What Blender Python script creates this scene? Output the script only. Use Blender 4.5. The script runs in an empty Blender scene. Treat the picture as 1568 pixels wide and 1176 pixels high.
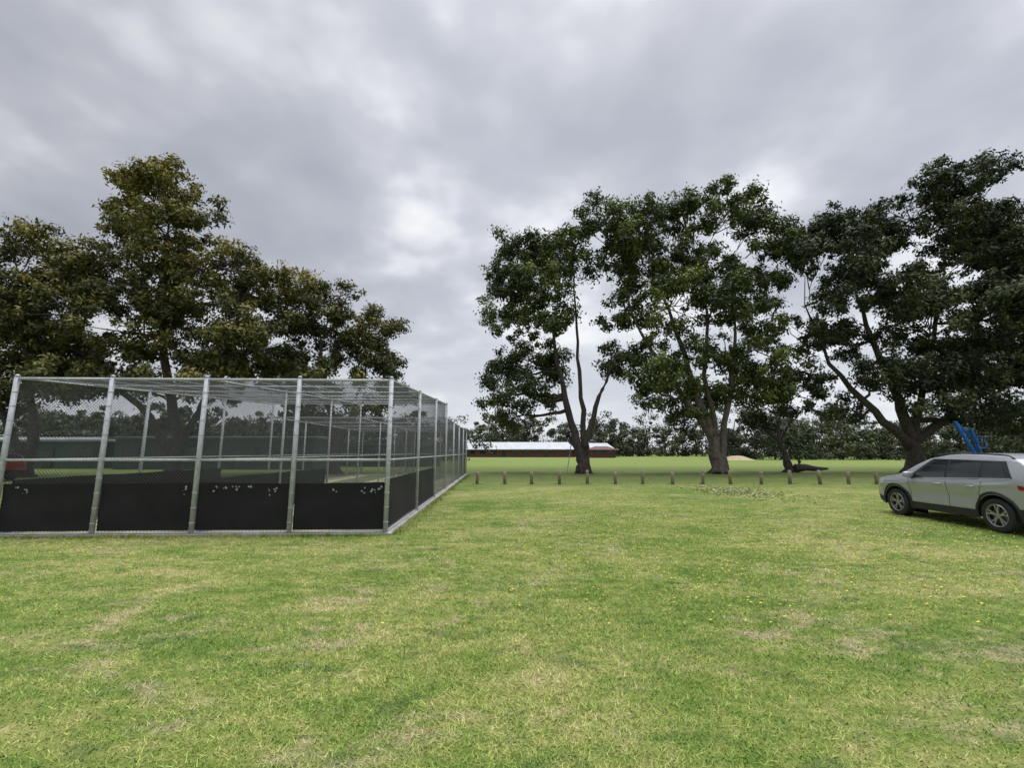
import bpy, math, random
import numpy as np
from mathutils import Vector, Matrix
rng=np.random.default_rng(23); random.seed(7)
S=bpy.context.scene
COL=S.collection
# ------------------------------------------------------------ helpers
def link(o,parent=None):
    COL.objects.link(o)
    if parent: o.parent=parent
    return o
def empty(name,loc=(0,0,0),rz=0):
    e=bpy.data.objects.new(name,None); e.location=loc; e.rotation_euler=(0,0,rz); COL.objects.link(e); return e
def mesh_np(name,V,F,mats,parent=None,smooth=False,tint=None,matidx=None):
    me=bpy.data.meshes.new(name)
    V=np.asarray(V,dtype=np.float32)
    if isinstance(F,np.ndarray):
        m,k=F.shape
        me.vertices.add(len(V)); me.vertices.foreach_set("co",V.ravel())
        me.loops.add(m*k); me.loops.foreach_set("vertex_index",F.astype(np.int32).ravel())
        me.polygons.add(m); me.polygons.foreach_set("loop_start",np.arange(0,m*k,k,dtype=np.int32))
        me.update(calc_edges=True)
    else:
        me.from_pydata([tuple(v) for v in V],[],F)
    if not isinstance(mats,(list,tuple)): mats=[mats]
    for mt in mats: me.materials.append(mt)
    if matidx is not None: me.polygons.foreach_set("material_index",np.asarray(matidx,dtype=np.int32))
    if smooth: me.polygons.foreach_set("use_smooth",np.ones(len(me.polygons),dtype=bool))
    if tint is not None:
        a=me.attributes.new("tint",'FLOAT','FACE'); a.data.foreach_set("value",np.asarray(tint,dtype=np.float32))
    me.update()
    return link(bpy.data.objects.new(name,me),parent)
class MB:
    def __init__(s): s.v=[]; s.f=[]; s.m=[]
    def add(s,vs,fs,mi=0):
        o=len(s.v); s.v+= [tuple(v) for v in vs]; s.f+=[tuple(i+o for i in f) for f in fs]; s.m+=[mi]*len(fs)
    def box(s,c,d,mi=0,R=None):
        hx,hy,hz=d[0]/2,d[1]/2,d[2]/2
        vs=[Vector((x*hx,y*hy,z*hz)) for x in(-1,1) for y in(-1,1) for z in(-1,1)]
        if R is not None: vs=[R@v for v in vs]
        vs=[v+Vector(c) for v in vs]
        s.add(vs,[(0,1,3,2),(4,6,7,5),(0,4,5,1),(2,3,7,6),(0,2,6,4),(1,5,7,3)],mi)
    def tube(s,pts,rad,n=8,mi=0,cap=True):
        pts=[Vector(p) for p in pts]
        if not hasattr(rad,'__len__'): rad=[rad]*len(pts)
        vs=[];fs=[]
        for i,p in enumerate(pts):
            t=(pts[min(i+1,len(pts)-1)]-pts[max(i-1,0)])
            if t.length<1e-9: t=Vector((0,0,1))
            t.normalize()
            up=Vector((0,0,1)) if abs(t.z)<.9 else Vector((0,1,0))
            a=t.cross(up).normalized(); b=t.cross(a)
            for k in range(n):
                an=2*math.pi*k/n
                vs.append(p+(a*math.cos(an)+b*math.sin(an))*rad[i])
        for i in range(len(pts)-1):
            for k in range(n):
                k2=(k+1)%n
                fs.append((i*n+k,i*n+k2,(i+1)*n+k2,(i+1)*n+k))
        if cap:
            fs.append(tuple(range(n))[::-1]); fs.append(tuple((len(pts)-1)*n+k for k in range(n)))
        s.add(vs,fs,mi)
    def obj(s,name,mats,parent=None,smooth=False):
        return mesh_np(name,s.v,s.f,mats,parent,smooth,matidx=s.m)
# ------------------------------------------------------------ materials
def nm(name):
    m=bpy.data.materials.new(name); m.use_nodes=True; nt=m.node_tree
    return m,nt,nt.nodes["Principled BSDF"]
def noise(nt,vec,scale,detail=4,rough=.55,dist=0):
    n=nt.nodes.new("ShaderNodeTexNoise"); n.inputs["Scale"].default_value=scale
    n.inputs["Detail"].default_value=detail; n.inputs["Roughness"].default_value=rough; n.inputs["Distortion"].default_value=dist
    if vec is not None: nt.links.new(vec,n.inputs["Vector"])
    return n.outputs["Fac"]
def ramp(nt,fac,stops,interp='LINEAR'):
    r=nt.nodes.new("ShaderNodeValToRGB"); r.color_ramp.interpolation=interp
    e=r.color_ramp.elements
    while len(e)<len(stops): e.new(.5)
    for i,(p,c) in enumerate(stops):
        e[i].position=p; e[i].color=(c[0],c[1],c[2],1) if hasattr(c,'__len__') else (c,c,c,1)
    nt.links.new(fac,r.inputs["Fac"]); return r.outputs["Color"]
def mix(nt,fac,a,b,mode='MIX'):
    n=nt.nodes.new("ShaderNodeMix"); n.data_type='RGBA'; n.blend_type=mode
    f=n.inputs[0]; A=n.inputs[6]; B=n.inputs[7]
    for sock,val in ((f,fac),(A,a),(B,b)):
        if isinstance(val,(int,float)): sock.default_value=val if sock is f else (val,val,val,1)
        elif isinstance(val,tuple): sock.default_value=(val[0],val[1],val[2],1)
        else: nt.links.new(val,sock)
    return n.outputs[2]
def math_(nt,op,a,b=None,c=None):
    n=nt.nodes.new("ShaderNodeMath"); n.operation=op
    for i,v in enumerate((a,b,c)):
        if v is None: continue
        if isinstance(v,(int,float)): n.inputs[i].default_value=v
        else: nt.links.new(v,n.inputs[i])
    return n.outputs[0]
def simple(name,col,rough=.6,metal=0,var=.25,scale=6,bump=0.0,coat=0):
    m,nt,b=nm(name)
    tc=nt.nodes.new("ShaderNodeTexCoord").outputs["Object"]
    f=noise(nt,tc,scale,4)
    lo=tuple(c*(1-var) for c in col); hi=tuple(min(1,c*(1+var)) for c in col)
    nt.links.new(ramp(nt,f,[(.3,lo),(.7,hi)]),b.inputs["Base Color"])
    b.inputs["Roughness"].default_value=rough; b.inputs["Metallic"].default_value=metal
    if coat: b.inputs["Coat Weight"].default_value=coat; b.inputs["Coat Roughness"].default_value=.05
    if bump:
        bp=nt.nodes.new("ShaderNodeBump"); bp.inputs["Strength"].default_value=bump
        nt.links.new(f,bp.inputs["Height"]); nt.links.new(bp.outputs[0],b.inputs["Normal"])
    return m
galv=simple("galvanised_steel",(.40,.415,.43),.6,.15,.18,14)
wire=simple("chain_wire",(.075,.08,.08),.6,.2,.1,3)
cloth=simple("black_rubber_sheet",(.0055,.0055,.006),.9,0,.5,2.5,.2)
conc=simple("kerb_concrete",(.34,.325,.29),.9,0,.3,5,.2)
torn=simple("torn_backing",(.3,.3,.29),.9,0,.3,20)
wood=simple("weathered_timber",(.24,.20,.14),.9,0,.35,9,.3)
greenshed=simple("green_steel_wall",(.010,.045,.030),.5,0,.2,2)
whiteroof=simple("pale_roof_sheet",(.42,.43,.44),.5,0,.12,.6)
redbrick=simple("red_brick",(.10,.04,.032),.85,0,.25,4)
dwin=simple("dark_window",(.02,.025,.03),.1,0,.2,2)
bluep=simple("blue_paint",(.01,.12,.45),.4,0,.15,3)
blackp=simple("black_plastic",(.02,.02,.021),.6,0,.2,10)
def grass_nodes(nt):
    pos=nt.nodes.new("ShaderNodeNewGeometry").outputs["Position"]
    mp=nt.nodes.new("ShaderNodeMapping"); mp.inputs["Scale"].default_value=(.7,1.15,0)
    nt.links.new(pos,mp.inputs["Vector"]); v=mp.outputs[0]
    g1=noise(nt,v,.33,3,.6,.4); g2=noise(nt,v,1.9,4,.65,.3); g3=noise(nt,v,9,3,.6)
    s=math_(nt,'ADD',math_(nt,'MULTIPLY',g1,.36),math_(nt,'ADD',math_(nt,'MULTIPLY',g2,.36),math_(nt,'MULTIPLY',g3,.28)))
    c=ramp(nt,s,[(.41,(.125,.200,.034)),(.47,(.185,.250,.052)),(.52,(.255,.295,.076)),(.57,(.34,.34,.115)),(.64,(.45,.395,.19))])
    d=noise(nt,v,.62,5,.7,.8)
    d2=noise(nt,v,3.6,4,.7,.2)
    dm=math_(nt,'MULTIPLY',ramp(nt,d,[(.50,0.),(.62,1.)]),ramp(nt,d2,[(.46,0.),(.60,1.)]))
    c=mix(nt,math_(nt,'MULTIPLY',dm,.75),c,(.44,.36,.22))
    wd=ramp(nt,noise(nt,v,2.6,2,.6,.6),[(.60,0.),(.68,1.)])
    c=mix(nt,math_(nt,'MULTIPLY',wd,.55),c,(.095,.15,.045))
    sp=nt.nodes.new("ShaderNodeSeparateXYZ"); nt.links.new(pos,sp.inputs[0])
    def sstep(a,b_):
        n=nt.nodes.new("ShaderNodeMapRange"); n.interpolation_type='SMOOTHSTEP'
        n.inputs[1].default_value=a; n.inputs[2].default_value=b_; nt.links.new(sp.outputs[1],n.inputs[0]); return n.outputs[0]
    c=mix(nt,math_(nt,'MULTIPLY',sstep(19,27),.65),c,(.12,.165,.042))  # darker band from the fence on: tree shade painted into the grass colour
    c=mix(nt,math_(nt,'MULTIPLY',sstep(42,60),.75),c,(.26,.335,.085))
    return c,v,g3
def grass_mat():
    m,nt,b=nm("mown_grass")
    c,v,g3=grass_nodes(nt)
    f=noise(nt,v,55,3,.7); f2=noise(nt,v,170,1,.6)
    c=mix(nt,1.,c,ramp(nt,f,[(.32,.58),(.68,1.)]),'MULTIPLY')
    c=mix(nt,1.,c,ramp(nt,f2,[(.3,.72),(.7,1.)]),'MULTIPLY')
    nt.links.new(c,b.inputs["Base Color"]); b.inputs["Roughness"].default_value=.9
    b.inputs["Specular IOR Level"].default_value=.15
    bp=nt.nodes.new("ShaderNodeBump"); bp.inputs["Strength"].default_value=.5; bp.inputs["Distance"].default_value=.03
    nt.links.new(f,bp.inputs["Height"]); nt.links.new(bp.outputs[0],b.inputs["Normal"])
    return m
def blade_mat():
    m,nt,b=nm("grass_blades")
    c,v,g3=grass_nodes(nt)
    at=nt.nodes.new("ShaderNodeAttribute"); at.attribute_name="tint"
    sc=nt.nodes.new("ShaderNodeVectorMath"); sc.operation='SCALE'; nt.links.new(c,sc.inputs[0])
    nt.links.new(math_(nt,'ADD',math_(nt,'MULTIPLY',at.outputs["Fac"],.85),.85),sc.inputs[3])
    nt.links.new(sc.outputs[0],b.inputs["Base Color"]); b.inputs["Roughness"].default_value=.75
    b.inputs["Specular IOR Level"].default_value=.2
    return m
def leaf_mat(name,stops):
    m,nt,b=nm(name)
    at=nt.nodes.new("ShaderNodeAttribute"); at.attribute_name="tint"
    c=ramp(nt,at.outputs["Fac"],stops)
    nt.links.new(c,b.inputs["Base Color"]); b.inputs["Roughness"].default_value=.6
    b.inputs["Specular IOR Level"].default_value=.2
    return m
leafG=leaf_mat("leaves_green",[(0,(.028,.040,.015)),(.5,(.074,.100,.030)),(1,(.20,.235,.065))])
leafY=leaf_mat("leaves_olive",[(0,(.034,.040,.016)),(.5,(.088,.094,.030)),(1,(.25,.215,.058))])
leafD=leaf_mat("leaves_dark",[(0,(.024,.032,.018)),(.5,(.054,.068,.032)),(1,(.135,.155,.068))])
leafF=leaf_mat("leaves_far",[(0,(.036,.045,.027)),(.5,(.070,.083,.044)),(1,(.14,.14,.065))])
bark=simple("bark",(.055,.045,.038),.95,0,.5,5,.8)
barkL=simple("bark_pale",(.115,.096,.080),.95,0,.5,4,.8)
# ------------------------------------------------------------ leaf clouds
def leaves(C,size,out=None,up=.35):
    n=len(C)
    nrm=rng.normal(size=(n,3))*.8
    if out is not None: nrm+=out*1.25
    nrm[:,2]+=up; nrm/=np.linalg.norm(nrm,axis=1)[:,None]+1e-9
    r=rng.normal(size=(n,3)); r[:,2]-=.9
    a=r-nrm*np.sum(r*nrm,axis=1)[:,None]; a/=np.linalg.norm(a,axis=1)[:,None]+1e-9
    b=np.cross(nrm,a)
    L=(size*rng.uniform(.7,1.35,n))[:,None]; W=L*rng.uniform(.32,.5,n)[:,None]
    V=np.stack([C-a*L*.5,C+b*W*.5-a*L*.08,C+a*L*.5,C-b*W*.5-a*L*.08],axis=1).reshape(-1,3)
    F=np.arange(n*4).reshape(n,4)
    return V,F
def make_tree(name,base,trunk,lobes,lmat,bmat,tr=.55,dens=1.0,leaf=.31,ydepth=1.0,yellow_top=0,clump_n=235,grow=1.12,sec=.62):
    e=empty(name,(base[0],base[1],0))
    mb=MB(); bx,by=base
    spines=trunk if isinstance(trunk[0][0],(list,tuple)) else [trunk]
    allp=[]
    for si,sp in enumerate(spines):
        pts=[Vector((p[0],p[1],p[2])) for p in sp]
        rp=[]
        for i in range(len(pts)-1):
            for k in range(4):
                rp.append(pts[i].lerp(pts[i+1],k/4)+Vector(rng.normal(0,.08 if i+k>0 else 0,3)))
        rp.append(pts[-1])
        n=len(rp); r0=tr if si==0 else tr*sec
        rad=[max(.05,r0*(1-.88*(i/(n-1))**.8))*(1+rng.normal(0,.05)) for i in range(n)]
        rad[0]=r0*1.35
        mb.tube(rp,rad,12)
        allp+= [(p,rad[i]) for i,p in enumerate(rp)][int(n*.35):]
    for k in range(6):
        an=k*1.05+rng.uniform(0,.5); L=tr*rng.uniform(1.5,2.1)
        mb.tube([(0,0,tr*1.6),(math.cos(an)*tr*.8,math.sin(an)*tr*.8,tr*.5),(math.cos(an)*L,math.sin(an)*L,-.05)],[tr*.3,tr*.3,tr*.1],7)
    centers=[];crad=[];ctint=[]
    zmax=max(l[1]+l[3] for l in lobes)
    for l in lobes:
        x,z,rx,rz=l[0],l[1],l[2]*grow,l[3]*grow; dy=l[4] if len(l)>4 else rng.uniform(-1,1)*2.4*ydepth
        ry=rx*ydepth
        c=Vector((x-bx,dy,z))
        best=min(allp,key=lambda q:(q[0]-c).length+ (8 if q[0].z>c.z+.5 else 0)+rng.uniform(0,1.5))
        p0,r0=best
        mid=p0.lerp(c,.5)+Vector((rng.normal(0,.4),rng.normal(0,.4),rng.uniform(-.9,.3)))
        lp=[]
        for k in range(8):
            t=k/7; lp.append(p0*(1-t)**2+mid*2*t*(1-t)+c*t*t+Vector(rng.normal(0,.09,3)))
        rl=min(r0*.8,.08+.02*(c-p0).length)
        mb.tube(lp,[rl*(1-.72*k/7) for k in range(8)],7)
        nc=max(6,int(dens*4.1*(rx*rz)**.95))
        dirs=rng.normal(size=(nc,3)); dirs/=np.linalg.norm(dirs,axis=1)[:,None]
        rr=rng.uniform(.10,1,nc)**.42
        cc=np.array(c)+dirs*rr[:,None]*np.array([rx,ry,rz])*.95
        lt=rng.uniform(-.12,.12)
        for q in cc:
            qv=Vector(q)
            if rng.random()<.6:
                s=lp[rng.integers(3,8)]
                m2=s.lerp(qv,.5)+Vector(rng.normal(0,.25,3))
                mb.tube([s,m2,qv],[.05,.035,.014],4,cap=False)
            centers.append(q); crad.append(rng.choice([rng.uniform(.4,.7),rng.uniform(.7,1.25)]))
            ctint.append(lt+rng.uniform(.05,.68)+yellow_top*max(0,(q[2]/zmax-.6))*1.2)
    mb.obj("trunk_and_limbs",[bmat],e,True)
    P=[];T=[];O=[]
    for c,r,t in zip(centers,crad,ctint):
        ns=rng.integers(6,11)
        sd=rng.normal(size=(ns,3)); sd/=np.linalg.norm(sd,axis=1)[:,None]; sd[:,2]*=.68
        sc=c+sd*r*rng.uniform(.3,.95,ns)[:,None]
        n=int(clump_n*r*r*1.1)
        k=rng.integers(0,ns,n)
        d=rng.normal(size=(n,3))*np.array([.25,.25,.21])*r
        pp=sc[k]+d
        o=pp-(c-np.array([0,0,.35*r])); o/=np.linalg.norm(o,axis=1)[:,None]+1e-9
        P.append(pp); O.append(o); T.append(np.clip(t+rng.normal(0,.12,n)+.28*o[:,2],0,1))  # clump tops tinted lighter, undersides darker: top-lit shading painted into the leaves
    P=np.concatenate(P);T=np.concatenate(T);O=np.concatenate(O)
    ok=P[:,2]>1.2; P=P[ok];T=T[ok];O=O[ok]
    V,F=leaves(P,leaf,O)
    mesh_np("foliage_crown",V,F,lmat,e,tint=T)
    return e
# ------------------------------------------------------------ ground
g=mesh_np("grass_ground",[(-1500,-300,0),(1500,-300,0),(1500,2500,0),(-1500,2500,0)],[(0,1,2,3)],grass_mat())
def blades():
    n=430000
    d=1.9+ rng.beta(1.15,2.6,n)*19
    ang=rng.uniform(-1.02,1.02,n)
    x=d*np.tan(ang)*.85; y=d
    keep=(np.abs(x)<16)&~((x<-2.3)&(y>9.3))
    x,y=x[keep],y[keep]; n=len(x)
    h=rng.uniform(.008,.024,n); w=rng.uniform(.0016,.0034,n)*(1+.12*y)
    th=rng.uniform(0,6.28,n); ln=rng.normal(0,1.1,(n,2))*h[:,None]
    dx=np.cos(th)*w; dy=np.sin(th)*w
    z0=np.zeros(n)
    V=np.stack([np.stack([x-dx,y-dy,z0],1),np.stack([x+dx,y+dy,z0],1),np.stack([x+ln[:,0],y+ln[:,1],h],1)],1).reshape(-1,3)
    F=np.arange(n*3).reshape(n,3)
    mesh_np("grass",V,F,blade_mat(),tint=rng.random(n))
    # rough unmown tufts hugging the kerb and the fence posts
    V=[];T=[]
    spots=[(-2.63+.25+rng.normal(0,.08)-.035*j,9.5+j) for j in rng.uniform(0,24,420)]+[(-2.6-i,9.40-.035*i+rng.normal(0,.03)) for i in rng.uniform(0,8,300)]
    for X0 in [-1.85,-.38,1.05,2.5,4.0,5.5,6.95,8.45,10.1,11.6,13.15,14.75,16.3,17.8,19.3,20.9,22.5,24.1]:
        spots+=[(X0+rng.normal(0,.14),24+rng.normal(0,.14)) for _ in range(9)]
    for (x,y) in spots:
        for _ in range(7):
            hh=rng.uniform(.04,.11); a=rng.uniform(0,6.28); wd=rng.uniform(.004,.008); px=x+rng.normal(0,.04); py=y+rng.normal(0,.03)
            V+= [(px-math.cos(a)*wd,py-math.sin(a)*wd,0),(px+math.cos(a)*wd,py+math.sin(a)*wd,0),(px+rng.normal(0,.03),py+rng.normal(0,.03),hh)]
            T.append(rng.random()*.6)
    mesh_np("grass_tufts",V,np.arange(len(V)).reshape(-1,3),bpy.data.materials["grass_blades"],tint=T)
blades()
yel=simple("yellow_petal",(.62,.54,.06),.6,0,.1,5); wht=simple("white_petal",(.55,.57,.38),.7,0,.1,5)
def flowers(name,pts,mat,r):
    V=[];F=[]
    for i,(x,y) in enumerate(pts):
        rr=r*random.uniform(.6,1.3); z=random.uniform(.025,.05)
        o=len(V)
        V.append((x,y,z+.008))
        tx,ty=random.uniform(-.3,.3),random.uniform(-.6,0)
        for k in range(6):
            a=k*math.pi/3; px,py=math.cos(a)*rr,math.sin(a)*rr
            V.append((x+px,y+py,z+px*tx+py*ty))
        for k in range(6): F.append((o,o+1+k,o+1+(k+1)%6))
    return mesh_np(name,V,F,mat)
pts=[]
cl=[(random.uniform(.5,24),random.uniform(5,22)) for _ in range(280)]
for c in cl:
    for _ in range(random.randint(8,44)): pts.append((c[0]+random.gauss(0,1.0),c[1]+random.gauss(0,.8)))
for _ in range(1000): pts.append((random.uniform(-2,20),random.uniform(4.5,21)))
for _ in range(200): pts.append((random.uniform(-14,-3),random.uniform(7.5,9.2)))
flowers("yellow_wildflowers",pts,yel,.0145)
pts=[(9.6+random.gauss(0,.8)+.4*math.sin(i),19.3+random.gauss(0,1.5)) for i in range(1300)]
flowers("white_clover_patch",pts,wht,.036)
# ------------------------------------------------------------ cricket nets
cage=empty("cricket_practice_nets")
C0=Vector((-2.63,9.57,0)); av=Vector((-.035,1,0)).normalized(); bv=Vector((-1,-.035,0)).normalized()
def P(i,j,h): return C0+bv*i+av*j+Vector((0,0,h))
LJ=24.8; JS=10.9; Wd=7.88; H0=3.28
def Ht(j): return H0+.62*j/JS if j<=JS else H0
posts=MB(); rails=MB()
bays=[0,1.97,3.94,5.91,7.88]
js=[0,3.63,7.27,10.9,14.5,18,21.5,LJ]
def post(i,j,r=.049,h=None):
    h=h or Ht(j)
    posts.tube([P(i,j,0),P(i,j,h)],r,12)
    posts.tube([P(i,j,h),P(i,j,h+.05)],[r*1.12,r*.5],12)
    z=.25
    while z<h-.1:
        posts.tube([P(i,j,z),P(i,j,z+.015)],r*1.12,10); z+=.3
for i in bays: post(i,0)
for j in js[1:]:
    for i in (0,Wd): post(i,j,.042)
    post(3.94,j,.034)
for i in bays[1:4]: post(i,LJ,.035)
def rail(a,b,r=.027): rails.tube([a,b],r,8)
for h in (.06,1.53,H0-.04):
    for k in range(4):
        rail(P(bays[k]+.05,-.0,h),P(bays[k+1]-.05,0,h),.028 if h>.1 else .02)
for ii in (0,3.94,Wd):
    for k in range(len(js)-1):
        j0,j1=js[k],js[k+1]; second=j0>=JS
        h0=Ht(j0) if not second else H0; h1=Ht(j1)
        rail(P(ii,j0,h0-.03),P(ii,j1,h1-.03),.024)
        rail(P(ii,j0,1.53),P(ii,j1,1.53),.020)
        rail(P(ii,j0,.06),P(ii,j1,.06),.018)
for j in [1.8,3.63,5.4,7.27,9.1,10.9]:
    rail(P(0,j,Ht(j)-.03),P(Wd,j,Ht(j)-.03),.020)
for j in [10.95]+js[4:]:
    rail(P(0,j,H0-.03),P(Wd,j,H0-.03),.022)
for h in (.06,1.53): rail(P(0,LJ,h),P(Wd,LJ,h),.022)
for i in np.linspace(.6,Wd-.6,9):
    rails.tube([P(i,0,H0-.03),P(i,JS/2,Ht(JS/2)-.09),P(i,JS,Ht(JS)-.03)],.006,4)
posts.obj("posts",[galv],cage,True); rails.obj("rails",[galv],cage,True)
def clip(poly,p,d):
    t0,t1=-1e9,1e9; n=len(poly)
    for k in range(n):
        a=poly[k]; b=poly[(k+1)%n]
        ex,ey=b[0]-a[0],b[1]-a[1]; nx,ny=-ey,ex
        num=nx*(a[0]-p[0])+ny*(a[1]-p[1]); den=nx*d[0]+ny*d[1]
        if abs(den)<1e-9:
            if num>0: return None
            continue
        t=num/den
        if den>0: t0=max(t0,t)
        else: t1=min(t1,t)
    return (t0,t1) if t1-t0>.01 else None
wv=[];wf=[]
def strand(a,b,r):
    t=(b-a).normalized(); up=Vector((.3,.2,.9)); x=t.cross(up).normalized()*r; y=t.cross(x).normalized()*r
    o=len(wv)
    for p in (a,b):
        for k in range(3):
            an=k*2.0944; wv.append(tuple(p+x*math.cos(an)+y*math.sin(an)))
    for k in range(3): wf.append((o+k,o+(k+1)%3,o+3+(k+1)%3,o+3+k))
def panel(poly,f,pitch=.055,r=.0019):
    xs=[q[0] for q in poly]; ys=[q[1] for q in poly]
    step=pitch*1.414
    for sg in (1,-1):
        lo=min(xs)-(max(ys) if sg>0 else 0); hi=max(xs)+(max(ys) if sg<0 else 0)
        c=lo-1
        while c<hi+1:
            r_=clip(poly,(c,0),(1,sg) if sg>0 else (-1,1))
            if r_:
                d=(1,1) if sg>0 else (-1,1)
                strand(f(c+d[0]*r_[0],d[1]*r_[0]),f(c+d[0]*r_[1],d[1]*r_[1]),r)
            c+=step
panel([(0,0.05),(Wd,0.05),(Wd,H0),(0,H0)],lambda s,h:P(s,.06,h),.05,.0031)
for ii,rr in ((0,.0031),(3.94,.0030),(Wd,.0030)):
    o=.06 if ii==0 else 0
    panel([(0,.05),(JS,.05),(JS,Ht(JS)),(0,H0)],lambda s,h:P(ii+o,s,h),.055,rr)
    panel([(JS,.05),(LJ,.05),(LJ,H0),(JS,H0)],lambda s,h:P(ii+o,s,h),.07,rr)
panel([(0,.05),(Wd,.05),(Wd,H0),(0,H0)],lambda s,h:P(s,LJ,h),.08,.0034)
for i in np.arange(.10,Wd,.10): strand(P(i,0,H0),P(i,JS,Ht(JS)),.0026)
for j in np.arange(.10,JS,.10): strand(P(0,j,Ht(j)+.004),P(Wd,j,Ht(j)+.004),.0026)
for i in np.arange(.15,Wd,.15): strand(P(i,JS,H0),P(i,LJ,H0),.0024)
for j in np.arange(JS,LJ,.15): strand(P(0,j,H0+.004),P(Wd,j,H0+.004),.0024)
panel([(0,H0),(Wd,H0),(Wd,Ht(JS)),(0,Ht(JS))],lambda s,h:P(s,JS,h),.08,.0024)
mesh_np("chain_wire_mesh",wv,np.array(wf),wire,cage)
sk=MB()
def skirt(f,L,h0,h1,amp=.010):
    n=int(L/.10)+2; m=9; vs=[];fs=[]
    ph=random.uniform(0,6); sl=random.uniform(-.008,.008)
    for a in range(n):
        s=L*a/(n-1)
        for b in range(m):
            v=b/(m-1); top=h1+sl*(s-1)+.005*math.sin(s*2.1+ph)+.003*math.sin(s*7+ph)
            vs.append(f(s,h0+(top-h0)*v, amp*(math.sin(s*2.3+ph+v*2)+.6*math.sin(v*9+s))))
    for a in range(n-1):
        for b in range(m-1):
            o=a*m+b; fs.append((o,o+m,o+m+1,o+1))
    sk.add(vs,fs)
for k in range(4):
    b0=bays[k]+.055; L=bays[k+1]-bays[k]-.11
    skirt(lambda s,h,w,b0=b0:P(b0+s,.035+w,h),L,.10,1.05)
for k in range(2):
    skirt(lambda s,h,w,k=k:P(.035+w,js[k]+.05+s,h),js[k+1]-js[k]-.1,.10,1.12)
skirt(lambda s,h,w:P(3.94+.06+w,.15+s,h),7.1,.08,1.12)
skirt(lambda s,h,w:P(Wd-.1+w,.15+s,h),7.1,.08,1.12)
sk.obj("rubber_skirts",[cloth],cage,True)
tn=MB()
for (i,h,n) in [(.12,.93,5),(.3,.9,6),(.5,.95,3),(2.3,.93,4),(2.45,.88,3),(2.85,.98,3),(3.1,.99,4),(3.3,.98,3),(3.55,.97,3),(4.15,.94,5),(7.35,.9,6),(7.55,1.0,2),(5.9,.98,2),(1.1,.99,2)]:
    for k in range(n):
        ci=i+random.gauss(0,.035); ch=min(.98,h+random.gauss(0,.05)); a=random.uniform(0,6.28); r=random.uniform(.008,.028)
        vs=[P(ci+math.cos(a+q)*r*random.uniform(.4,1.5),.010,ch+math.sin(a+q)*r*random.uniform(.4,1.6)) for q in (0,1.8,3.3,4.8)]
        tn.add(vs,[(0,1,2,3)])
tn.obj("torn_holes",[torn],cage)
kb=MB()
def slab(i0,i1,j0,j1,h):
    vs=[P(i0,j0,0),P(i1,j0,0),P(i1,j1,0),P(i0,j1,0),P(i0,j0,h),P(i1,j0,h),P(i1,j1,h),P(i0,j1,h)]
    kb.add(vs,[(0,1,2,3),(4,7,6,5),(0,4,5,1),(1,5,6,2),(2,6,7,3),(3,7,4,0)])
slab(-.13,Wd+.13,-.10,.14,.04); slab(-.13,.14,.14,LJ,.04); slab(Wd-.14,Wd+.13,.14,LJ,.04)
kb.obj("concrete_kerb",[conc],cage)
fl=MB()
fl.add([P(.14,.14,.012),P(Wd-.14,.14,.012),P(Wd-.14,LJ,.012),P(.14,LJ,.012)],[(0,1,2,3)])
sandm=simple("worn_sandy_ground",(.32,.295,.155),.95,0,.5,1.3,.2)
fl.obj("worn_floor",[sandm],cage)
fl=MB()
for i in (1.2,5.1):
    fl.add([P(i,1.5,.02),P(i+1.8,1.5,.02),P(i+1.8,LJ-1,.02),P(i,LJ-1,.02)],[(0,1,2,3)])
fl.obj("synthetic_pitches",[simple("pitch_turf",(.09,.11,.05),.95,0,.3,4)],cage)
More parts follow.
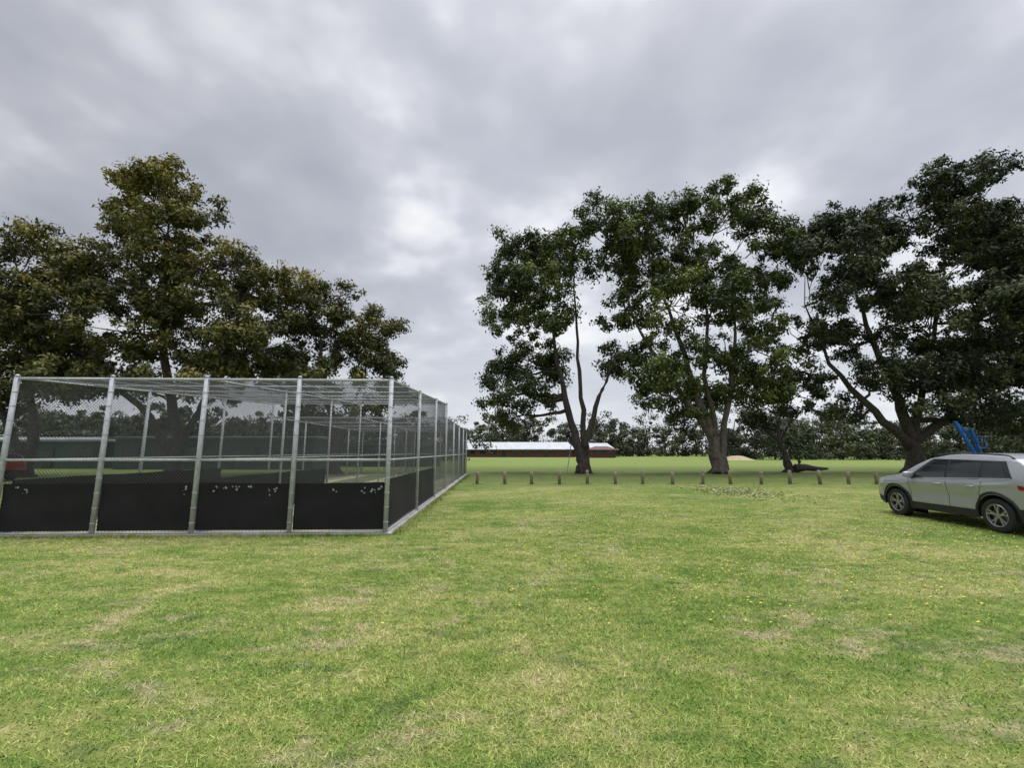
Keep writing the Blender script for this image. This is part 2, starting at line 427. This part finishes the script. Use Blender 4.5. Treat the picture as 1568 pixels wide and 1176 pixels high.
# ------------------------------------------------------------ car
def build_car(name,loc,rz,pcol):
    car=empty(name,loc,rz)
    Wc=.925; SM=2.275
    topP=[(0,.62),(.04,.80),(.14,.93),(.45,1.02),(1.05,1.12),(1.25,1.20),(1.6,1.40),(1.95,1.565),(2.2,1.61),(2.7,1.635),(3.3,1.625),(3.8,1.60),(4.1,1.555),(4.25,1.44),(4.4,1.22),(4.5,1.08),(4.57,.9),(4.6,.62)]
    beltP=[(0,.58),(.04,.74),(.14,.85),(.45,.92),(1.05,.985),(1.3,1.0),(2.2,1.02),(3.3,1.06),(4.0,1.12),(4.3,1.10),(4.5,.98),(4.6,.58)]
    top=lambda s:float(np.interp(s,[p[0] for p in topP],[p[1] for p in topP]))
    belt=lambda s:min(top(s)-.02,float(np.interp(s,[p[0] for p in beltP],[p[1] for p in beltP])))
    ws=[.93,3.62]; AR=.425; AZ=.365
    def zb(s):
        z=.27+ (.1*max(0,(.35-s)/.35)) + (.14*max(0,(s-4.2)/.4))
        for c in ws:
            if abs(s-c)<AR: z=max(z,AZ+math.sqrt(AR*AR-(s-c)**2))
        return z
    def plan(s): return 1-.26*max(0,(.62-s)/.62)**2.2-.13*max(0,(s-4.0)/.6)**2.5
    def hw(s,z):
        w=Wc*plan(s); b=belt(s)
        if z<=b:
            t=(b-z)
            w-= .05*(t/.75)**2
            w-= .026*math.exp(-((z-.66)/.10)**2)*(1 if 1.3<s<3.3 else 0.3)
            w+= .020*math.exp(-((z-(b-.10))/.045)**2)-.014
            for c in ws: w+=.022*math.exp(-((s-c)/.42)**4)*math.exp(-((z-.72)/.25)**2)
        else:
            t=z-b; w-= .014+.27*t+.22*t*t
        return w
    st=set(np.linspace(0,4.6,70).round(4))
    for c in ws:
        for a in np.linspace(0,math.pi,25): st.add(round(c+AR*math.cos(a),4))
    st|={.01,.03,.06,4.58}
    st=sorted(st)
    NL,NU,NT=16,8,8
    idx=[]
    for s in st:
        row=[]; b=belt(s); z0=min(zb(s),b-.02); tp=top(s)
        for k in range(NL): 
            z=z0+(b-z0)*k/(NL-1); row.append((hw(s,z),z))
        for k in range(1,NU+1):
            t=k/NU; z=b+(tp-.03-b)*t if tp-b>.06 else b+(tp-b)*t*.6
            row.append((hw(s,z),z))
        ye,ze=row[-1]
        for k in range(1,NT+1):
            t=k/NT; y=ye*(1-t); row.append((y,ze+(tp+.035-ze)*(1-(1-t)**2.6)))
        idx.append(row)
    K=len(idx[0]); V=[]; F=[]; M=[]
    for sgn in (-1,1):
        o=len(V)
        for s,row in zip(st,idx):
            for (y,z) in row: V.append((sgn*y,SM-s,z))
        for a in range(len(st)-1):
            s=(st[a]+st[a+1])/2
            for k in range(K-1):
                q=(o+a*K+k,o+(a+1)*K+k,o+(a+1)*K+k+1,o+a*K+k+1)
                F.append(q if sgn<0 else q[::-1])
                glass=(k>=NL+NU) and (1.2<s<1.92 or 4.12<s<4.42)
                M.append(1 if glass else 0)
    paint=simple("car_paint",pcol,.36,.3,.02,3,0,.5)
    glass=simple("tinted_glass",(.018,.022,.024),.05,0,.2,1)
    clad=simple("black_cladding",(.018,.018,.02),.6,0,.2,8)
    chrome=simple("bright_trim",(.5,.5,.5),.2,.9,.05,4)
    lampm=simple("headlamp",(.4,.42,.45),.08,.3,.2,9); red=simple("tail_lamp",(.3,.01,.01),.15,0,.2,5)
    ob=mesh_np("body_shell",V,F,[paint,glass],car,True,matidx=M)
    m=ob.modifiers.new("w","WELD"); m.merge_threshold=.001
    parts=MB()
    def pan(bl,br,tr_,tl,off,mi,n=10,m=6):
        for sg in (-1,1):
            vs=[];fs=[]
            for a in range(n+1):
                u=a/n
                for b in range(m+1):
                    v=b/m
                    s=(bl[0]*(1-u)+br[0]*u)*(1-v)+(tl[0]*(1-u)+tr_[0]*u)*v
                    z=(bl[1]*(1-u)+br[1]*u)*(1-v)+(tl[1]*(1-u)+tr_[1]*u)*v
                    vs.append((sg*(hw(s,z)+off),SM-s,z))
            for a in range(n):
                for b in range(m):
                    o=a*(m+1)+b; q=(o,o+m+1,o+m+2,o+1); fs.append(q if sg<0 else q[::-1])
            parts.add(vs,fs,mi)
    pan((1.36,1.03),(4.05,1.15),(3.86,1.50),(2.02,1.53),.004,1,24)
    pan((1.50,1.055),(2.47,1.075),(2.47,1.515),(2.10,1.50),.009,0)
    pan((2.53,1.078),(3.32,1.10),(3.32,1.50),(2.53,1.515),.009,0)
    pan((3.40,1.125),(3.92,1.16),(3.76,1.47),(3.40,1.49),.009,0)
    pan((1.36,1.022),(4.02,1.142),(4.02,1.155),(1.36,1.036),.012,3,24,1)
    pan((1.34,.25),(3.21,.25),(3.21,.42),(1.34,.42),.016,1,16,3)
    pan((.02,.40),(.50,.30),(.50,.46),(.02,.52),.014,1,8,3)
    pan((4.03,.30),(4.58,.42),(4.58,.60),(4.03,.52),.014,1,8,3)
    for c in ws:
        for sg in (-1,1):
            vs=[];fs=[];n=30
            RR=(AR-.012,AR+.02,AR+.062,AR+.07)
            for a in range(n+1):
                an=math.pi*(-.06+1.12*a/n)
                for ri,r in enumerate(RR):
                    s=c-r*math.cos(an); z=max(.26,AZ+r*math.sin(an))
                    off=(-.05,.022,.016,-.01)[ri]
                    vs.append((sg*(hw(s,z)+off),SM-s,z))
            for a in range(n):
                for b in range(3):
                    o=a*4+b; q=(o,o+4,o+5,o+1); fs.append(q if sg>0 else q[::-1])
            parts.add(vs,fs,1)
            vs=[];fs=[]
            for a in range(n+1):
                an=math.pi*(-.05+1.1*a/n)
                for y in (.9,.5): vs.append((sg*y,SM-(c-(AR-.005)*math.cos(an)),AZ+(AR-.005)*math.sin(an)))
            for a in range(n): fs.append((a*2,a*2+2,a*2+3,a*2+1))
            vs2=[(sg*.5,SM-c-.45,.1),(sg*.5,SM-c+.45,.1),(sg*.5,SM-c+.45,.82),(sg*.5,SM-c-.45,.82)]
            parts.add(vs,fs,2); parts.add(vs2,[(0,1,2,3)],2)
    parts.box((0,0,.42),(1.2,3.9,.36),2)
    for (s0,z0,s1,z1) in [(1.40,.42,1.40,1.02),(2.50,.42,2.50,1.06),(3.24,.62,3.40,1.08),(1.40,.42,3.14,.42)]:
        if z0==z1: pan((s0,z0-.004),(s1,z0-.004),(s1,z0+.004),(s0,z0+.004),.018,2,14,1)
        else: pan((s0-.006,z0),(s0+.006,z0),(s1+.006,z1),(s1-.006,z1),.0025,2,1,10)
    pan((3.24,.62),(3.25,.62),(3.14,.42),(3.13,.42),.0025,2,1,4)
    pan((.40,.855),(1.30,.945),(1.30,.954),(.40,.864),.003,2,10,1)
    pan((.10,.72),(.52,.80),(.55,.875),(.12,.80),.006,4,8,4)
    pan((4.15,.93),(4.52,.88),(4.50,.96),(4.15,1.02),.008,5,8,3)
    for s in (2.28,3.12):
        for sg in (-1,1):
            z=.93; y=hw(s,z)
            parts.tube([(sg*(y+.0),SM-s+.10,z),(sg*(y+.03),SM-s+.07,z+.003),(sg*(y+.035),SM-s-.03,z+.006),(sg*(y+.0),SM-s-.10,z+.006)],[.012,.015,.015,.012],8,6)
    for sg in (-1,1):
        y=hw(1.55,1.06)
        vs=[];fs=[];n=12;mm=8
        for a in range(mm+1):
            ph=math.pi*a/mm
            for b in range(n):
                th=2*math.pi*b/n
                pw=lambda v,e:math.copysign(abs(v)**e,v)
                ux=pw(math.sin(ph)*math.cos(th),.6); uy=pw(math.sin(ph)*math.sin(th),.7); uz=pw(math.cos(ph),.6)
                vs.append((sg*(y+.13)+ux*.115,SM-1.55+uy*.07,1.12+uz*.075))
        for a in range(mm):
            for b in range(n): fs.append((a*n+b,a*n+(b+1)%n,(a+1)*n+(b+1)%n,(a+1)*n+b))
        parts.add(vs,fs,6)
        parts.tube([(sg*(y-.02),SM-1.52,1.03),(sg*(y+.1),SM-1.55,1.07)],[.03,.02],8,1)
    for sg in (-1,1):
        pr=[]
        for s in np.linspace(2.05,4.0,16):
            zt=top(s)-.03; e=min(1,(s-2.05)/.12,(4.0-s)/.12); pr.append((sg*(hw(s,zt)-.02),SM-s,zt+.015+.045*max(0,e)))
        parts.tube(pr,.016,8,1)
    parts.tube([(0,SM-3.85,1.63),(0,SM-4.0,1.70)],[.02,.008],6,1)
    parts.obj("trim_glass_and_lamps",[glass,clad,simple("gap_black",(.005,.005,.005),.9),chrome,lampm,red,paint],car,True)
    tyre=simple("tyre_rubber",(.018,.018,.018),.85,0,.3,20); alloy=simple("alloy",(.36,.36,.37),.3,.7,.1,8); dark=simple("rim_gap",(.015,.015,.015),.6)
    disc=simple("brake_disc",(.15,.15,.15),.4,.7)
    for wi,(c) in enumerate(ws):
        for sg in (-1,1):
            w=MB(); X=sg*.80; Yc=SM-c; Z=.355
            prof=[(.225,-.11),(.30,-.115),(.34,-.105),(.355,-.08),(.357,0),(.355,.08),(.34,.105),(.30,.115),(.235,.108),(.228,.10)]
            def ring(prof,mi,n=48):
                vs=[];fs=[]
                for a in range(n):
                    an=2*math.pi*a/n
                    for (r,x) in prof: vs.append((X+sg*x,Yc+r*math.cos(an),Z+r*math.sin(an)))
                k=len(prof)
                for a in range(n):
                    for b in range(k-1):
                        fs.append((a*k+b,a*k+b+1,((a+1)%n)*k+b+1,((a+1)%n)*k+b))
                w.add(vs,fs,mi)
            ring(prof,0)
            ring([(.238,.112),(.232,.118),(.222,.112),(.215,.06)],1)
            ring([(.228,.03),(.0001,.03)],2)
            ring([(.16,.032),(.16,.04),(.05,.04)],3)
            ring([(.055,.05),(.052,.085),(.03,.09),(.0001,.09)],1,20)
            for q in range(5):
                for dq in (-.13,.13):
                    an=2*math.pi*q/5+math.pi/2; a0=an+dq*.9; a1=an+dq*1.5
                    def pt(r,a,x): return (X+sg*x,Yc+r*math.cos(a),Z+r*math.sin(a))
                    vs=[]
                    for r,a,x,h in ((.045,a0,.088,.30),(.13,a0,.095,.11),(.226,a1,.108,.075)):
                        vs+= [pt(r,a-h,x),pt(r,a+h,x),pt(r,a+h,x-.03),pt(r,a-h,x-.03)]
                    fs=[]
                    for b in range(2):
                        for e in range(4): fs.append((b*4+e,b*4+(e+1)%4,b*4+4+(e+1)%4,b*4+4+e))
                    w.add(vs,fs,1)
            w.obj("wheel_%d"%(wi*2+(1 if sg>0 else 0)+1),[tyre,alloy,dark,disc],car,False)
    return car
build_car("parked_suv_car",(11.33,11.05,0),math.radians(-3.8),(.37,.385,.41))
build_car("parked_red_car",(-31.6,26.6,0),math.radians(84),(.16,.012,.01))
# ------------------------------------------------------------ trees (right group)
make_tree("eucalyptus_tree",(5.7,36),[[(0,0,0),(-.2,.1,1.6),(-1.1,.2,5),(-1.9,0,9),(-2.6,-.2,13)],[(.25,0,0),(.1,.1,3),(-.1,-.2,7),(-.3,0,12),(-.5,0,18)],[(.1,0,2.0),(.9,-.1,4.5),(2.0,.2,7.5),(3.2,.1,10.5)]],
 [(0.6,19.6,2.6,2.0),(3.0,19.4,2.2,2.0),(-.6,16.6,2.2,2.2),(2.6,16,2.6,2.4),(5.0,18.5,1.9,2.0),(0.1,12.8,2.3,2.2),(3.4,12.6,2.4,2.1),(1.4,9.6,2.6,2.2),(-.9,9.2,1.4,1.4),(3.8,9,1.3,1.4),(-1.2,6.4,1.6,1.2),(1.0,6.2,1.8,1.4),(2.6,6.0,1.2,1.0),(.2,4.6,1.3,.7)],leafG,bark,tr=.54,dens=1.1)
make_tree("eucalyptus_tree",(16.3,35.5),[[(0,0,0),(-.3,0,2.4),(-1.4,0,6),(-2.6,0,11),(-4.0,.2,16)],[(.3,0,0),(.5,.1,3),(1.5,0,7),(2.2,0,12),(2,.2,17)],[(0,.2,.2),(0,.2,3),(-.3,.6,8),(.2,.6,14),(0,.3,18)],[(-.3,0,3),(-2.6,-.3,6),(-5.6,-.4,11),(-7.4,0,17)]],
 [(7.6,21.2,2.4,1.9),(9.6,19.2,2.0,2.0),(12,21.2,2.3,1.9),(15.3,22.0,2.3,2.0),(18.4,22.2,2.5,2.0),(21.0,22.2,1.6,1.8),(22.0,19.4,1.5,1.6),(8.6,17.5,2.2,2.1),(11,17.6,2.0,2.2),(16.3,18.8,2.4,2.0),(18.2,16.6,2.0,1.6),(21.4,16.3,1.8,1.6),(9.8,13.6,2.3,2.1),(13,13.4,2.4,2.2),(16.6,14,2.3,2.1),(20.0,13.2,2.5,2),(9.2,10,1.8,1.9),(12.2,9.6,2.2,2.2),(16,9.6,2.2,1.7),(19.6,9.8,2.6,2.0),(10.4,6.8,1.8,1.8),(13.6,6.6,2.0,1.8),(19,6.6,2.3,1.5),(13.6,4.6,1.5,.9),(16.5,6.4,1.4,1.2),(21.5,7.5,1.7,1.6),(14.0,18.4,1.0,1.0)],leafG,barkL,tr=.58,dens=1.05)
make_tree("fig_tree",(32.6,36.5),[[(0,0,0),(0,0,2.5),(-.6,0,6),(-2,.2,11),(-3,.2,16)],[(.1,0,.5),(.3,.1,3),(1.8,0,8),(4,0,14),(5.5,0,20)],[(0,0,2),(-3,-.3,5),(-6,0,9),(-7.5,0,14)],[(0,0,2.5),(4,-.2,5),(9,0,8.5),(12,0,13)]],
 [(25.4,19.9,2.2,1.6),(28.4,20.9,2.4,1.7),(31.5,21.6,2.4,1.8),(34.6,22.8,2.2,1.8),(37.3,24.6,2.5,2.0),(40.2,24.6,2.4,2.1),(42.8,22.0,2.4,1.9),(46,21.3,3,2.2),(24.5,17.6,1.8,1.4),(28.0,17.8,2.3,1.6),(31.2,17.6,1.7,1.2),(34.4,20.1,1.8,1.2),(37.5,21,2.6,2),(40.5,19.3,3,2.6),(43.4,19.6,2.6,2.2),(45,17.3,3.4,2.8),(27.2,14.6,2.6,1.8),(31.6,14.5,2.8,2.0),(36.8,16,2.8,2.2),(34.5,12,3,2.2),(24.8,11.5,2.2,1.7),(28.8,11.2,2.6,1.7),(39.6,13,3.4,3),(45,12.4,3.6,3),(42,15,2.8,2.2),(25.2,7.9,1.8,1.3),(29.6,7.6,2.6,1.5),(34.4,8.2,3,2),(39.4,7.8,3.4,2.4),(45,7.3,3.6,2.6),(37,5,2.2,1.2),(42,4.6,3,1.5),(29,5.4,1.8,1.0),(33.5,5.2,2,1),(42.5,9.5,3,2.4),(37.2,10.2,2.6,2)],leafD,bark,tr=.68,dens=1.2,leaf=.34,clump_n=205)
make_tree("dead_stump_tree",(23.4,38),[[(0,0,0),(-.3,0,1.4),(-.7,0,3),(-.3,0,5.5)],[(0,0,.2),(-.5,.1,2.5),(.9,.1,5)]],[(22.2,5.9,1.7,1.2),(24.3,5.3,1.6,1.1),(23.0,7.6,1.6,1.1),(21.6,4.2,1.0,.6),(25.3,7.2,1.3,1.0)],leafD,bark,tr=.38)
lg=MB()
lg.tube([(23.6,37.6,.35),(24.4,37.5,.42),(25.2,37.4,.3),(26.1,37.3,.32)],[.36,.28,.2,.08],9); lg.tube([(23.9,37.7,.2),(24.2,37.9,.9),(24.0,38,1.3)],[.22,.14,.05],8)
lg.obj("fallen_log",[bark],None,True)
# left group
make_tree("paperbark_tree",(-24,32),[[(0,0,0),(.2,0,2.5),(-1.2,0,7),(-2.5,0,13),(-2.5,0,19)],[(0,0,1),(1.5,0,5),(3,0,10),(4.2,0,14)],[(0,0,1.5),(-3,0,5),(-7,0,9),(-9,0,13)]],
 [(-28,21.8,1.8,1.8),(-25.8,21.6,1.9,1.7),(-23.4,19.2,1.8,1.6),(-28.4,18.6,2.0,1.9),(-25.5,17.6,2.8,2.2),(-22,16,2.6,2),(-30.5,15.8,2.2,1.6),(-19.6,14.6,2.4,1.9),(-33.5,14.6,2.2,1.6),(-27.6,14,3,2.2),(-23.5,12.6,3,2.3),(-19,11.4,3,2.2),(-31.6,12,3,2.3),(-35.2,12,2.4,2),(-27.3,10.2,3,2),(-22.5,9.2,3,1.9),(-18.4,8.4,2.6,1.6),(-32,8.6,3,2),(-35.5,8.2,2.6,1.8),(-28,7,2.6,1.4),(-21,6.4,2.4,1.2),(-24.5,6.2,2,1)],leafY,bark,tr=.56,yellow_top=1.0,dens=1.15)
make_tree("paperbark_tree",(-14,35.5),[[(0,0,0),(-.2,0,3),(-1,0,7),(-2,0,12)],[(0,0,1),(1.2,0,5),(2.3,0,9.5)]],
 [(-17.3,14.6,2.2,1.7),(-14.8,13.6,2.2,1.8),(-12.4,12.2,1.8,1.6),(-10.8,11.6,1.5,1.6),(-10.7,9.3,1.5,1.7),(-13.2,9.8,2.2,1.9),(-16.3,10.8,2.4,2),(-18.6,12.2,2,1.7),(-14,7,2.4,1.5),(-17.5,7.6,2.4,1.5),(-10.6,7.0,1.4,1.0),(-9.0,6.0,1.0,.6),(-19.6,9,2,1.6),(-16,5,2,.9),(-11.5,5,1.6,.8)],leafY,bark,tr=.46,yellow_top=.3,dens=1.15)
make_tree("paperbark_tree",(-33,30.5),[[(0,0,0),(.3,0,3),(-1,0,8),(-2.5,0,13)],[(0,0,1.5),(-2.5,0,5),(-5,0,9)]],
 [(-35.2,16.9,1.9,1.6),(-33.4,14.6,1.8,1.4),(-37.6,14.8,2.2,1.8),(-35.3,12.6,2.6,1.9),(-38.6,11.4,2.6,2.1),(-34,9.4,2.4,1.7),(-38.2,8,2.8,1.8),(-34.5,6.5,2.4,1.2),(-41.5,13.5,2.5,2.2),(-42,9,3,2.5),(-30.5,6.2,2.2,1.2),(-36,5.4,2.4,1)],leafY,bark,tr=.46,yellow_top=.4,dens=1.1)
# ------------------------------------------------------------ distant tree masses
def mass(name,items,lmat,leaf,per,lo=.2):
    e=empty(name); mb=MB(); P_=[];T=[];O=[]
    for (x,y,h,r) in items:
        mb.tube([(x,y,0),(x+rng.normal(0,.3),y,h*.4),(x+rng.normal(0,.8),y,h*.75)],[.02*h,.015*h,.006*h],6)
        nb=rng.integers(14,22); tt=rng.uniform(.05,.75)
        sk_=rng.normal(0,.25)
        for _ in range(nb):
            hz=rng.uniform(lo,.97)
            c=np.array([x+(rng.normal(0,.55)*(1.25-.5*hz)+sk_*hz)*r,y+rng.normal(0,.5)*r,h*hz])
            rad=r*rng.uniform(.16,.48)*(1.2-.5*hz)
            n=per//nb; d=rng.normal(size=(n,3)); d/=np.linalg.norm(d,axis=1)[:,None]
            o=d.copy()
            d*=(rng.uniform(.2,1.15,n)**.7)[:,None]; d[:,2]*=.7
            P_.append(c+d*rad); O.append(o); T.append(np.clip(tt+rng.normal(0,.15,n)+.2*d[:,2]+rng.uniform(-.12,.12),0,1))  # same painted top-lit shading in the tint of the distant foliage
    mb.obj("trunks",[bark],e,True)
    Q=np.concatenate(P_);TT=np.concatenate(T);OO=np.concatenate(O); ok=Q[:,2]>.1
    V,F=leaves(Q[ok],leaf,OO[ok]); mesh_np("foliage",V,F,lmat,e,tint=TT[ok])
    return e
it=[]
x=-190
while x<280:
    h=rng.choice([rng.uniform(8,11),rng.uniform(11,15),rng.uniform(14,18)])
    it.append((x,rng.uniform(160,185),h,rng.uniform(.4,.62)*h)); x+=rng.uniform(1.8,4.6)
for (x,y,h,r) in [(-8,160,17,7),(-3,162,16,6),(8,166,14,7),(34,164,16,7),(41,166,13,6)]: it.append((x,y,h,r))
mass("distant_tree_line",it,leafF,1.0,1150,.03)
it=[]
x=51
while x<165:
    h=rng.choice([rng.uniform(5,8),rng.uniform(8,13)])
    it.append((x,rng.uniform(84,106) if x>54 else 104,h,rng.uniform(.42,.65)*h)); x+=rng.uniform(1.5,3.4)
for x in np.arange(-115,-24,3.0): it.append((x+rng.uniform(-1,1),rng.uniform(64,74),rng.uniform(6,11),rng.uniform(3.5,5.5)))
for x in np.arange(-30,-9,3.0): it.append((x+rng.uniform(-1,1),rng.uniform(78,92),rng.uniform(5.5,9),rng.uniform(3.5,5)))
for x in np.arange(-52,-18,2.6): it.append((x,rng.uniform(53.5,56),rng.uniform(5,8),rng.uniform(2.6,3.6)))
mass("background_trees",it,leafD,.58,1500,.03)
it=[(x+rng.uniform(-2,2),rng.uniform(104,114),rng.uniform(1.5,4.5),rng.uniform(2.5,5)) for x in np.arange(70,200,2.4)]
mass("background_shrubs",it,leafF,.6,600,.02)
# ------------------------------------------------------------ bollard fence
fb=MB()
xs=[-1.85,-.38,1.05,2.5,4.0,5.5,6.95,8.45,10.1,11.6,13.15,14.75,16.3,17.8,19.3,20.9,22.5,24.1]
for x in xs:
    y=24.0+random.uniform(-.12,.12); r=.085; h=.68+random.uniform(-.06,.06); t=random.uniform(-.04,.04)
    fb.tube([(x,y,0),(x+t*.9,y,h*.95),(x+t,y,h)],[r,r*.96,r*.75],10)
fb.obj("timber_bollard_fence",[wood],None,True)
gp=MB(); gp.tube([(4.5,37,0),(5.0,37,3.0)],.03,6); gp.obj("thin_pole",[galv])
# ------------------------------------------------------------ sand mound
V=[];F=[]
nr,na=8,28
for a in range(na):
    for r_ in range(nr):
        t=r_/(nr-1); an=2*math.pi*a/na
        V.append((47.6+math.cos(an)*t*3.8*(1+.12*math.sin(3*an)),95+math.sin(an)*t*4,.85*(1-t*t)**1.5*(1+.1*math.sin(an*5))-.01))
for a in range(na):
    for r_ in range(nr-1):
        b=(a+1)%na; F.append((a*nr+r_,a*nr+r_+1,b*nr+r_+1,b*nr+r_))
mesh_np("sand_mound",V,F,simple("sand",(.36,.29,.19),.95,0,.15,1,.2),None,True)
# ------------------------------------------------------------ buildings
def building(name,x0,x1,y0,y1,hw_,hr,roof,wall,win=True,hip=2.5):
    e=empty(name,((x0+x1)/2,(y0+y1)/2,0))
    b=MB(); b.box((0,0,hw_/2),(x1-x0,y1-y0,hw_)); b.obj("walls",[wall],e)
    r=MB(); X=(x1-x0)/2+.6; Y=(y1-y0)/2+.6
    vs=[(-X,-Y,hw_+.02),(X,-Y,hw_+.02),(X,Y,hw_+.02),(-X,Y,hw_+.02),(-X+hip,0,hr),(X-hip,0,hr),
        (-X,-Y,hw_+.22),(X,-Y,hw_+.22),(X,Y,hw_+.22),(-X,Y,hw_+.22)]
    r.add(vs,[(6,7,5,4),(7,8,5),(8,9,4,5),(9,6,4),(0,3,2,1),(0,1,7,6),(1,2,8,7),(2,3,9,8),(3,0,6,9)]); r.obj("roof",[roof],e)
    if win:
        w=MB(); n=max(2,int((x1-x0)/3.2))
        for k in range(n):
            xx=-(x1-x0)/2+(k+.5)*(x1-x0)/n
            if k%4==3: w.box((xx,-(y1-y0)/2-.02,1.05),(1.0,.06,2.1))
            else: w.box((xx,-(y1-y0)/2-.02,1.6),(1.7,.06,1.1))
        w.obj("windows",[dwin],e)
    return e
building("long_low_school_building",-14,19,140,150,2.3,4.8,whiteroof,redbrick,True,1.5)
building("long_low_school_building",20,33,146,156,2.3,4.6,whiteroof,redbrick,True,1.5)
building("brick_house",23,29.5,128,136,2.1,3.3,simple("maroon_roof",(.10,.04,.036),.7),redbrick,True,2)
building("green_clubroom",-39,-19.5,44,50,2.9,3.3,simple("dark_roof",(.04,.06,.052),.6),greenshed,True,1)
building("green_clubroom",-18,-9,52,57,2.4,2.7,simple("dark_roof2",(.04,.06,.052),.6),greenshed,True,1)
building("green_clubroom",-60,-42,46,52,2.7,3.3,simple("light_roof",(.17,.19,.19),.6),greenshed,True,1)
# boom lift
bl=empty("boom_lift",(33.6,32.8,0)); bl.scale=(.85,.85,.85)
b=MB(); b.box((0,0,.75),(2.2,1.4,.6)); b.box((.2,0,1.3),(1.2,1.1,.55))
b.tube([(.5,0,1.3),(-1.1,0,4.6)],.14,8); b.tube([(.9,0,1.4),(.0,-.2,4.0)],.11,8); b.tube([(-1.1,0,4.6),(.5,0,3.0)],.1,8)
b.box((.6,0,2.35),(.7,.8,.08))
for sx in (.28,.92):
    for sy in (-.37,.37): b.tube([(sx,sy,2.35),(sx,sy,3.3)],.03,6)
for z in (2.85,3.3):
    b.tube([(.28,-.37,z),(.92,-.37,z),(.92,.37,z),(.28,.37,z),(.28,-.37,z)],.03,6)
b.obj("booms_and_chassis",[bluep],bl)
b=MB()
for sx in (-.8,.8):
    for sy in (-.75,.75): b.tube([(sx,sy-.13,.42),(sx,sy+.13,.42)],.42,16)
b.obj("tyres",[blackp],bl)
# ------------------------------------------------------------ camera
cam=bpy.data.cameras.new("camera"); co=bpy.data.objects.new("camera",cam); COL.objects.link(co)
co.location=(0,0,1.7); co.rotation_euler=(math.radians(98.7),0,0)
cam.sensor_width=36; cam.lens=15.6; cam.clip_end=5000; cam.clip_start=.05
S.camera=co
# ------------------------------------------------------------ light
el,az=math.radians(55),math.radians(20)
su=bpy.data.lights.new("sun","SUN"); su.energy=1.5; su.angle=math.radians(30); su.color=(1,.97,.92)
so=bpy.data.objects.new("sun",su); COL.objects.link(so)
d=Vector((math.sin(az)*math.cos(el),math.cos(az)*math.cos(el)*.3,math.sin(el)))
so.rotation_euler=d.to_track_quat('Z','Y').to_euler()
w=bpy.data.worlds.new("World"); S.world=w; w.use_nodes=True; nt=w.node_tree; nt.nodes.clear()
out=nt.nodes.new("ShaderNodeOutputWorld")
sky=nt.nodes.new("ShaderNodeTexSky"); sky.sky_type='NISHITA'; sky.sun_disc=False; sky.sun_elevation=el; sky.sun_rotation=az
b1=nt.nodes.new("ShaderNodeBackground"); b1.inputs[1].default_value=.09; nt.links.new(sky.outputs[0],b1.inputs[0])
tc=nt.nodes.new("ShaderNodeTexCoord").outputs["Generated"]
sep=nt.nodes.new("ShaderNodeSeparateXYZ"); nt.links.new(tc,sep.inputs[0])
zc=math_(nt,'MAXIMUM',sep.outputs[2],0.0)
dz=math_(nt,'ADD',zc,.30)
cx=math_(nt,'DIVIDE',sep.outputs[0],dz); cy=math_(nt,'DIVIDE',sep.outputs[1],dz)
cmb=nt.nodes.new("ShaderNodeCombineXYZ"); nt.links.new(cx,cmb.inputs[0]); nt.links.new(cy,cmb.inputs[1]); cmb.inputs[2].default_value=8.4
n1=noise(nt,cmb.outputs[0],2.1,3,.42,.2); n2=noise(nt,cmb.outputs[0],5.5,3,.5,.1)
nn=math_(nt,'ADD',math_(nt,'MULTIPLY',n1,.68),math_(nt,'MULTIPLY',n2,.32))
cc=ramp(nt,nn,[(.34,(.465,.49,.56)),(.46,(.545,.57,.64)),(.53,(.65,.67,.735)),(.59,(.83,.85,.90)),(.66,(1.0,1.0,1.0))])
hz=ramp(nt,zc,[(0.,1.),(.34,0.)])
cc=mix(nt,math_(nt,'MULTIPLY',hz,.78),cc,(.78,.82,.87))
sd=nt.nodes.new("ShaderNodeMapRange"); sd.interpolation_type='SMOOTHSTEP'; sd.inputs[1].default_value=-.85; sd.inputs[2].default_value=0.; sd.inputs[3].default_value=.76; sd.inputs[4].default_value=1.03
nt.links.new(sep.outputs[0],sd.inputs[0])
zb=math_(nt,'ADD',math_(nt,'MULTIPLY',math_(nt,'MINIMUM',math_(nt,'MAXIMUM',math_(nt,'SUBTRACT',zc,.80),0.),.12),46.),1.)  # zenith boosted beyond a real overcast sky, added fill from above the view
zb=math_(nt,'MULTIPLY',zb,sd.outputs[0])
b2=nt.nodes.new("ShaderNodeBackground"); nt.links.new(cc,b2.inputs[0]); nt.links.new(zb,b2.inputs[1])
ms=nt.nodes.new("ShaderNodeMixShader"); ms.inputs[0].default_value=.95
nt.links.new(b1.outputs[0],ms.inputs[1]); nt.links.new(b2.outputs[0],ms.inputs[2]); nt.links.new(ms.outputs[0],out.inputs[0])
S.view_settings.view_transform='Standard'; S.view_settings.look='None'; S.view_settings.exposure=0
